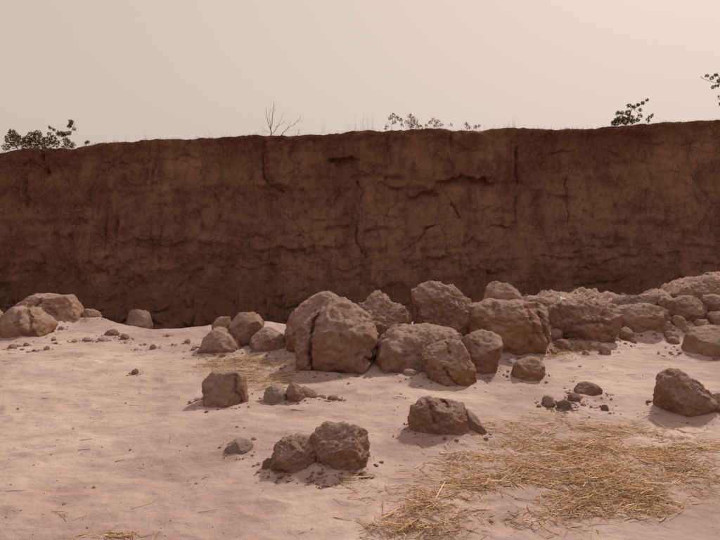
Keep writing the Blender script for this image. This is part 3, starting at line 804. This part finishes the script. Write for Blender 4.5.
def hit_many(px, py):
    """photo pixels -> points on the finished ground (fixed point iteration)."""
    dx, dy, dz = ray(px, py)
    z = np.zeros_like(dx)
    for _ in range(7):
        t = (z - CAM_H) / dz
        x, y = dx * t, dy * t
        z = 0.5 * z + 0.5 * ground_h(x, y)
    return x, y

def straw_patch(name, blobs, count, label, lmin, lmax, seed, thick=1.0, lift=0.016):
    r = np.random.default_rng(seed)
    w = np.array([b[2] * b[3] * b[4] ** 1.15 for b in blobs]); w = w / w.sum()
    ids = r.choice(len(blobs), count, p=w)
    b = np.array([q[:4] for q in blobs])[ids]
    rad = np.sqrt(r.uniform(0, 1, count)) * (1 + 0.18 * r.normal(size=count)); a = r.uniform(0, 2 * math.pi, count)
    rad = rad * np.where(r.uniform(0, 1, count) < 0.2, 1.3, 1.0)
    px = b[:, 0] + b[:, 2] * rad * np.cos(a); py = b[:, 1] + b[:, 3] * rad * np.sin(a)
    x, y = hit_many(px, py)
    # gather into strands and leave bare gaps
    p = np.stack([x, y, 0 * x], 1)
    dens = fbm(p * [1.7, 4.2, 1] + 0.5 * perlin(p * 1.2)[:, None] + seed, 4, 0.6)
    keep = dens > r.uniform(-0.55, 0.60, count)
    x, y, p, dens = x[keep], y[keep], p[keep], dens[keep]
    m = len(x)
    L = lmin + (lmax - lmin) * r.beta(1.0, 3.4, m)
    big = np.where(r.uniform(0, 1, m) < 0.06, 1.35, 1.0)
    L = L * np.where(big > 1, 1.05, 1.0)
    flow = 0.9 * perlin(p * 1.1 + seed + 5) + r.normal(0, 0.95, m)
    dz_ = r.normal(0.015, 0.07, m)
    d = np.stack([np.cos(flow), np.sin(flow), dz_], 1)
    z = ground_full(x, y) + r.uniform(-0.003, lift, m) * np.clip(dens + 0.7, 0.15, 1)
    st = np.stack([x, y, z], 1) - d * (L * 0.5)[:, None]
    st[:, 2] = np.maximum(st[:, 2], z - 0.01)
    bend = r.normal(0, 0.06, (m, 3)); bend[:, 2] *= 0.5
    return strands(name, st, d, L, thick * (0.0010 + 0.0034 * r.beta(1.2, 3.4, m)) * big, bend, M_STRAW, tones=np.clip(r.beta(1.1, 1.5, m) + np.where(big > 1, 0.35, 0), 0, 1), label=label, cat='straw', kind='stuff')

straw_patch('straw', [(560,436,62,18,1.3),(620,448,70,22,1.2),(560,458,90,22,1.0),(640,470,60,24,1.0),(500,468,70,16,.9),(600,492,85,20,1.0),(520,492,80,20,.8),(455,476,45,12,.6),(460,505,70,14,.6),
    (430,520,55,12,.35),(510,520,50,12,.8),(660,500,40,13,1.1),(520,426,45,5,.6),(680,452,45,12,.6),(365,488,40,9,.4),(330,478,30,6,.25),(700,447,40,9,.8),(700,475,35,14,.5),(650,434,60,9,.7),(480,440,60,8,.35),(450,533,70,8,.45),(540,531,50,8,.6),(395,530,30,8,.5),(420,500,50,12,.4),(610,515,60,8,.4)], 15500, 'large spread of loose golden straw on the sand beside the notched block', .025, .34, 21)
straw_patch('straw', [(250,369,48,10,1.0),(232,362,34,5,.8),(268,378,28,9,1.0),(252,386,12,6,.6),(284,355,12,6,.9),(292,349,7,6,.6)], 3200, 'small patch of straw in front of the three-lump group of boulders', .05, .24, 22, thick=1.15)
straw_patch('straw', [(575,352,28,4.5,1.0),(556,356,14,4,.8),(590,349,18,3.5,.6)], 1500, 'thin strip of yellow straw at the foot of the wide sloping slab', .05, .24, 23, thick=1.2)
straw_patch('straw', [(122,537,34,3.5,1.0),(70,517,24,3,.35),(150,530,20,3,.4)], 200, 'few wisps of straw on the bare foreground sand', .04, .22, 24, lift=.012)

# scattered stalks and dark twigs over the bare floor
n = 330
tx = rng.uniform(-6.2, 6.4, n); ty = 2.9 + 7.0 * rng.beta(1.1, 1.4, n)
fl = rng.normal(0.15, 0.6, n)
dd = np.stack([np.cos(fl), np.sin(fl), rng.normal(0, 0.04, n)], 1)
strands('chaff', np.stack([tx, ty, ground_full(tx, ty) + 0.003], 1), dd, rng.uniform(0.02, 0.17, n), rng.uniform(0.0012, 0.0032, n), rng.normal(0, 0.07, (n, 3)) * [1, 1, 0.2], M_TWIG, label='stray twigs and chaff scattered over the pale floor', cat='chaff', kind='stuff')

# crumbs of earth
def crumbs(name, x, y, size, mat, label):
    v, f = ico(1) if 1 in _ico else ico(1)
    n = len(x)
    sc_ = size[:, None, None] * rng.uniform(0.6, 1.3, (n, 1, 3)) * np.array([1, 1, 0.7])
    V = v[None] * sc_ * (1 + 0.28 * rng.normal(size=(n, len(v), 1)))
    V += np.stack([x, y, ground_full(x, y) + size * 0.12], 1)[:, None]
    Fa = (f[None] + (np.arange(n) * len(v))[:, None, None]).reshape(-1, 3)
    add_obj(name, make_mesh(name, V.reshape(-1, 3), Fa, smooth=False), mat, label=label, cat='gravel', kind='stuff')
n = 1500
x1 = rng.uniform(-6.3, 6.6, n); y1 = 2.7 + 7.4 * rng.beta(1.1, 1.3, n)
xs, ys_, ss = [x1], [y1], [np.clip(rng.lognormal(-5.35, 0.5, n), 0.002, 0.02)]
for d in B:
    if 'depth' in d: continue
    if 'loose' in d: continue
    k = int(16 + 90 * min(d['W'], 0.6))
    a = rng.uniform(0, 2 * math.pi, k); rr = 1 + np.abs(rng.normal(0, 0.26, k)) + 0.02
    xs.append(d['c'][0] + (d['W'] + 0.03) * rr * np.cos(a)); ys_.append(d['Y'] + (d['T'] + 0.03) * rr * np.sin(a))
    ss.append(np.clip(rng.lognormal(-4.6, 0.55, k), 0.004, 0.035) * (0.7 + min(d['W'], 0.5)))
crumbs('crumbs', np.concatenate(xs), np.concatenate(ys_), np.concatenate(ss), M_CLAY, 'crumbs of dry clay strewn over the floor and round the boulders')
n = 900
xr = rng.uniform(2.3, 7.5, n); yr = rng.uniform(8.9, 11.6, n)
m = ground_h(xr, yr) > 0.05
xr, yr = xr[m], yr[m]
crumbs('rubble', xr, yr, np.clip(rng.lognormal(-4.2, 0.6, len(xr)), 0.006, 0.05), M_CLAY, 'loose broken rubble filling the heap between the larger blocks')
n = 900
xr = rng.uniform(-9, 9, n); yr = edge_y(xr) + 0.9 + rng.uniform(0, 3.6, n)
crumbs('rubble', xr, yr, np.clip(rng.lognormal(-3.0, 0.55, n), 0.02, 0.16), M_DARK, 'dark rubble on the pit floor under the wall')

# ------------------------------------------------------------------ plants on top of the wall
def lip_at(px, back=0.15):
    x = float(at(px, 135, CY)[0])
    return np.array([x * (1 + back / CY), float(np.interp(x, cx, lip_y)) + back, float(np.interp(x, cx, lip_z)) + 0.02])

def stems(lines, root, r0, seedv, jitter):
    """tapered branch tubes along pixel polylines standing at the depth of the root."""
    r = np.random.default_rng(seedv)
    V, Fc = [], []
    for li, (pts, rad) in enumerate(lines):
        P = at([a for a, b in pts], [b for a, b in pts], root[1])
        P[:, 1] += np.cumsum(r.normal(0, jitter, len(P)))
        P[0, 1] = root[1] + r.normal(0, 0.03)
        # subdivide with a little crookedness
        t = np.linspace(0, len(P) - 1, (len(P) - 1) * 4 + 1)
        Q = np.stack([np.interp(t, np.arange(len(P)), P[:, k]) for k in range(3)], 1)
        Q[1:] += r.normal(0, 0.008, (len(Q) - 1, 3))
        rr = rad * r0 * np.linspace(1, 0.35, len(Q))
        b0 = sum(len(v) for v in V)
        ring = []
        for q, w in zip(Q, rr):
            for a in (0, 2.1, 4.2):
                ring.append([q[0] + w * math.cos(a), q[1] + w * math.sin(a), q[2]])
        V.append(np.array(ring))
        for k in range(len(Q) - 1):
            for j in range(3):
                j2 = (j + 1) % 3
                Fc.append([b0 + k * 3 + j, b0 + k * 3 + j2, b0 + k * 3 + 3 + j2, b0 + k * 3 + 3 + j])
    return np.concatenate(V), np.array(Fc)

def leaves(clumps, root, seedv, size):
    r = np.random.default_rng(seedv)
    C = []
    for (px, py, rp, n) in clumps:
        n = int(n * 3.4); rp = rp * 1.12
        c = at(px, py, root[1]); rm = rp * root[1] / F
        q = r.normal(size=(n, 3)); q /= np.linalg.norm(q, axis=1)[:, None]
        C.append(c + q * rm * np.cbrt(r.uniform(0.05, 1, n))[:, None])
    C = np.concatenate(C); n = len(C)
    a = r.normal(size=(n, 3)); a /= np.linalg.norm(a, axis=1)[:, None]
    b = np.cross(a, r.normal(size=(n, 3))); b /= np.linalg.norm(b, axis=1)[:, None]
    c_ = np.cross(a, b)
    L = size * r.uniform(0.6, 1.35, n)[:, None]
    # folded leaf: two quads about a midrib
    V = np.stack([C - a * L, C + b * L * .42 + c_ * L * .12, C + a * L, C - b * L * .42 + c_ * L * .12, C - a * L * .15 - c_ * L * 0.05, C + a * L * .3 - c_ * L * 0.05], 1)
    f = np.array([[0, 1, 5, 4], [1, 2, 5, 5], [0, 4, 5, 3], [3, 5, 2, 2]])
    tri = np.array([[0, 1, 4], [1, 5, 4], [1, 2, 5], [0, 4, 3], [4, 5, 3], [5, 2, 3]])
    Fa = (tri[None] + (np.arange(n) * 6)[:, None, None]).reshape(-1, 3)
    return V.reshape(-1, 3), Fa, np.repeat(r.uniform(0, 1, n), 6)

def plant(name, label, cat, group, rootpx, lines, clumps, r0=0.012, size=0.035, seedv=1, jitter=0.06, mat=None, back=0.15):
    root = lip_at(rootpx, back)
    e = bpy.data.objects.new(name, None); COL.objects.link(e)
    e.location = tuple(root); e.empty_display_size = 0.2
    e['label'] = label; e['category'] = cat; e['group'] = group
    V, Fc = stems(lines, root, r0, seedv, jitter)
    me = make_mesh('stem', V - root, Fc); set_tone(me, np.random.default_rng(seedv).uniform(0, .6, len(Fc)))
    add_obj('stem', me, mat or M_TWIG, parent=e)
    if clumps:
        V, Fc, tn = leaves(clumps, root, seedv + 50, size)
        me = make_mesh('foliage', V - root, Fc, smooth=False); set_tone(me, tn)
        add_obj('foliage', me, M_WEED if name == 'sparse_plant' else M_LEAF, parent=e)
    return e

GP = 'plants on top of the wall'
plant('shrub', 'wide low leafy shrub on the wall above the notched gully', 'shrub', GP, 38,
    [([(38,151),(30,144),(18,140),(10,137)],1.2), ([(36,151),(26,142),(13,133)],1), ([(38,151),(36,142),(34,134)],1.1), ([(40,151),(46,143),(50,131)],1), ([(41,151),(55,145),(63,138),(68,131),(71,122)],1.3),
     ([(63,138),(58,133)],.6), ([(38,151),(52,148),(66,146),(74,146)],.9), ([(34,150),(20,148),(6,147)],.9)],
    [(12,133,3.5,38),(9,139,4,34),(16,137,4,38),(14,144,4.5,40),(6,147,3.5,24),(21,140,4,34),(27,140,4,38),(32,136,4,44),(38,134,3.2,36),(33,143,5,56),(25,147,4.5,34),(41,141,4,36),(47,141,4,36),(46,147,4.5,36),(53,139,3.5,30),(56,144,3.5,26),
     (50,128,1.8,10),(54,130,1.3,6),(49,134,1.6,8),(60,134,3,24),(64,134,2.6,20),(67,141,3.5,26),(66,147,4,26),(72,145,3,18),(69,133,2,12),(70,126,2.2,18),(71,122,2.2,20),(74,129,1.5,8),(40,148,5,40)], size=0.031, seedv=3)
plant('sapling', 'tiny sprig with one bent leaf beside the wide low shrub', 'sapling', GP, 87, [([(86,147),(87,143),(89,141)],.8), ([(87,144),(85,142)],.6)], [(88,142,1.8,9),(85.5,143,1.2,5)], size=0.03, seedv=4)
plant('dead_bush', 'bare dead bush with forked crooked twigs on the wall edge', 'bush', GP, 271,
    [([(271,136),(271.5,129),(273,120),(274,110),(274.5,102)],1.5), ([(271,133),(268,122),(266.5,114),(266,106)],1.1), ([(268,122),(263,123)],.7), ([(271,131),(269,118),(270,109)],.8), ([(271,134),(277,127),(284,122),(289,120)],1.1),
     ([(279,137),(287,129),(294,123.5),(297,120),(300,115.5)],1.4), ([(296,121.5),(302,121),(307,121)],.8), ([(271,132),(264,131),(256,133),(250,136)],.9), ([(264,131),(259,130)],.6), ([(274,112),(276,107)],.6), ([(284,122),(287,124)],.5), ([(266,118),(258,119),(250,118.5)],.45), ([(283,133),(291,130),(299,131),(306,129)],.6), ([(268,133),(262,127),(257,124)],.6), ([(277,127),(281,119),(283,113)],.6), ([(266,131),(258,135),(252,134)],.5), ([(289,128),(291,122)],.5)], [], r0=0.0095, seedv=5, jitter=0.05)
plant('sparse_plant', 'taller sparse leafy plant at the end of the low row on the wall', 'plant', GP, 391, [([(391,131),(392,124),(393,116)],1), ([(392,125),(388,121),(386,127)],.7), ([(392,124),(398,119),(402,121)],.8), ([(391,128),(387,127)],.6)],
    [(393,115.5,2.3,13),(390,118,2,9),(397,118,2.3,12),(401,120,2,10),(387,126,1.6,7),(394,122,2,9),(402,125,1.8,7),(386,129,1.3,5)], size=0.024, seedv=6, r0=.008)
plant('sparse_plant', 'bushier sparse plant in the middle of the low row on the wall', 'plant', GP, 412, [([(411,129),(411,121),(410,115)],1), ([(411,124),(416,119)],.8), ([(411,125),(406,121)],.8), ([(412,128),(418,125)],.7)],
    [(410,116,2.3,13),(413,119,2.6,16),(416,122,2.6,14),(407,122,2.3,10),(411,125,3,18),(418,126,2.3,10),(421,127,2,8)], size=0.024, seedv=7, r0=.008)
plant('sparse_plant', 'spreading thin plant at the far end of the low row on the wall', 'plant', GP, 435, [([(434,128),(434,122),(433,119)],1), ([(434,126),(439,121)],.8), ([(434,126),(430,122)],.7), ([(437,128),(446,124),(452,125)],.6)],
    [(433,120,2,10),(438,121,2.2,10),(430,123,2,9),(436,125,2.6,13),(441,125,1.8,7),(451,125,1.6,5),(426,125,1.5,6)], size=0.022, seedv=8, r0=.007)
plant('sparse_plant', 'low leafy tuft alone in the dip of the wall edge', 'plant', GP, 468, [([(467,130),(467,126),(466,123)],.9), ([(467,129),(472,126),(478,126)],.8)], [(466,124,2.2,12),(468,127,2.4,12),(475,127,2,10),(479,126,1.8,8)], size=0.022, seedv=9, r0=.007)
plant('shrub', 'dark leafy bush with one long branch leaning over the wall edge', 'shrub', GP, 625,
    [([(626,125),(628,116),(629,106)],1.3), ([(627,120),(633,109),(640,104.5),(648,99)],1.3), ([(625,124),(619,117),(616,112)],1), ([(626,124),(618,121),(613,122)],.9), ([(633,109),(639,112),(641,118)],.8), ([(628,122),(634,119),(637,122)],.7), ([(640,104),(645,104)],.6)],
    [(617,122,3.6,44),(614,123,2.4,20),(621,119,3.6,40),(625,121,3.8,44),(628,113,2.6,24),(629,106,2,14),(631,118,2.8,24),(618,113,2,12),(622,113,2,14),(634,107,1.8,12),(638,105,1.7,11),(643,103,1.7,10),(647,100,1.5,7),(640,110,1.7,9),(640,116,1.9,10),(637,120,2.2,12),(632,122,2.6,20)], size=0.030, seedv=10)
plant('sapling', 'small leafy sprig standing beside the dark leaning bush', 'sapling', GP, 649, [([(648,124),(650,119),(652,114.5)],.9), ([(649,121),(646,119)],.6)], [(650,117,1.8,12),(652,115,1.4,7),(647,119,1.2,5),(649,121,1.6,8)], size=0.024, seedv=11, r0=.008)
plant('tall_shrub', 'tall shrub whose forked branch reaches out past the wall corner', 'shrub', GP, 740,
    [([(740,121),(737,105),(732,92),(722,82),(712,78),(705,75)],1.8), ([(719,80),(715,73)],.9), ([(737,105),(748,90),(752,72)],1.6), ([(734,96),(726,95),(719,99)],.8), ([(722,82),(716,86),(712,87)],.6), ([(738,110),(726,106),(719,104)],.7), ([(732,92),(734,75),(730,62)],1.2)],
    [(707,76,1.6,9),(712,78,1.8,9),(716,75,1.6,8),(719,81,2,12),(713,87,1.5,6),(717,86,1.6,7),(720,97,2,9),(721,104,2,9),(728,88,4,30),(735,80,5,45),(745,85,6,60),(733,66,4,30),(752,75,6,60),(740,98,6,50)], size=0.030, seedv=12, r0=.014)
GG = 'dry stalks on top of the wall'
def stalks(px0, px1, h, n, label, seedv, spread=0.8):
    r = random.Random(seedv)
    lines = []
    for k in range(n):
        b = r.uniform(px0, px1); y0 = float(np.interp(b, SKYL[:, 0], SKYL[:, 1])) + 1
        hh = h * 0.85 * r.uniform(0.3, 1.0) ** 1.2; tip = b + r.uniform(-1, 1) * spread * 0.35 * hh
        lines.append(([(b, y0), ((b * 0.7 + tip * 0.3), y0 - hh * 0.5), (tip, y0 - hh)], r.uniform(.6, 1)))
    plant('dry_grass', label, 'grass', GG, (px0 + px1) / 2, lines, [], r0=0.0035, seedv=seedv, jitter=0.03, mat=M_DRY)
stalks(144, 148, 18, 4, 'single upright dry tuft on the bare stretch beyond the wide shrub', 31)
stalks(194, 232, 14, 12, 'loose row of pale dry stalks between the dead bush and the upright tuft', 32)
stalks(292, 303, 10, 6, 'short dry stubble right beside the dead bush', 33)
stalks(320, 325, 22, 3, 'lone tall dry stalk beyond the dead bush', 34, .3)
stalks(347, 375, 24, 13, 'taller dry grass next to the row of sparse leafy plants', 35, .5)
stalks(400, 446, 14, 14, 'dry grass mixed in among the row of sparse leafy plants', 36)
stalks(484, 520, 14, 12, 'dry grass on the low hump of the wall edge past the leafy tuft', 37)
stalks(510, 514, 24, 2, 'two thin tall stalks on the hump of the wall edge', 38, .4)

# short dry turf along the rim
n = 2600
tx = rng.uniform(-9.6, 9.6, n)
keep = perlin(np.stack([tx * 1.4, tx * 0, tx * 0], 1)) > rng.uniform(-0.6, 0.6, n)
tx = tx[keep]; n = len(tx)
off_ = np.abs(rng.normal(0, 0.12, n))
st = np.stack([tx, np.interp(tx, cx, lip_y) + off_, np.interp(tx, cx, lip_z) + 0.005], 1)
strands('dry_turf', st, np.stack([rng.normal(0, 0.5, n), rng.normal(-0.1, 0.4, n), np.ones(n)], 1), 0.02 + 0.13 * rng.beta(1.0, 3.5, n), rng.uniform(0.0012, 0.003, n), rng.normal(0, 0.08, (n, 3)), M_DRY,
        label='thin fringe of short dry turf along the rim of the wall', cat='grass', kind='stuff')
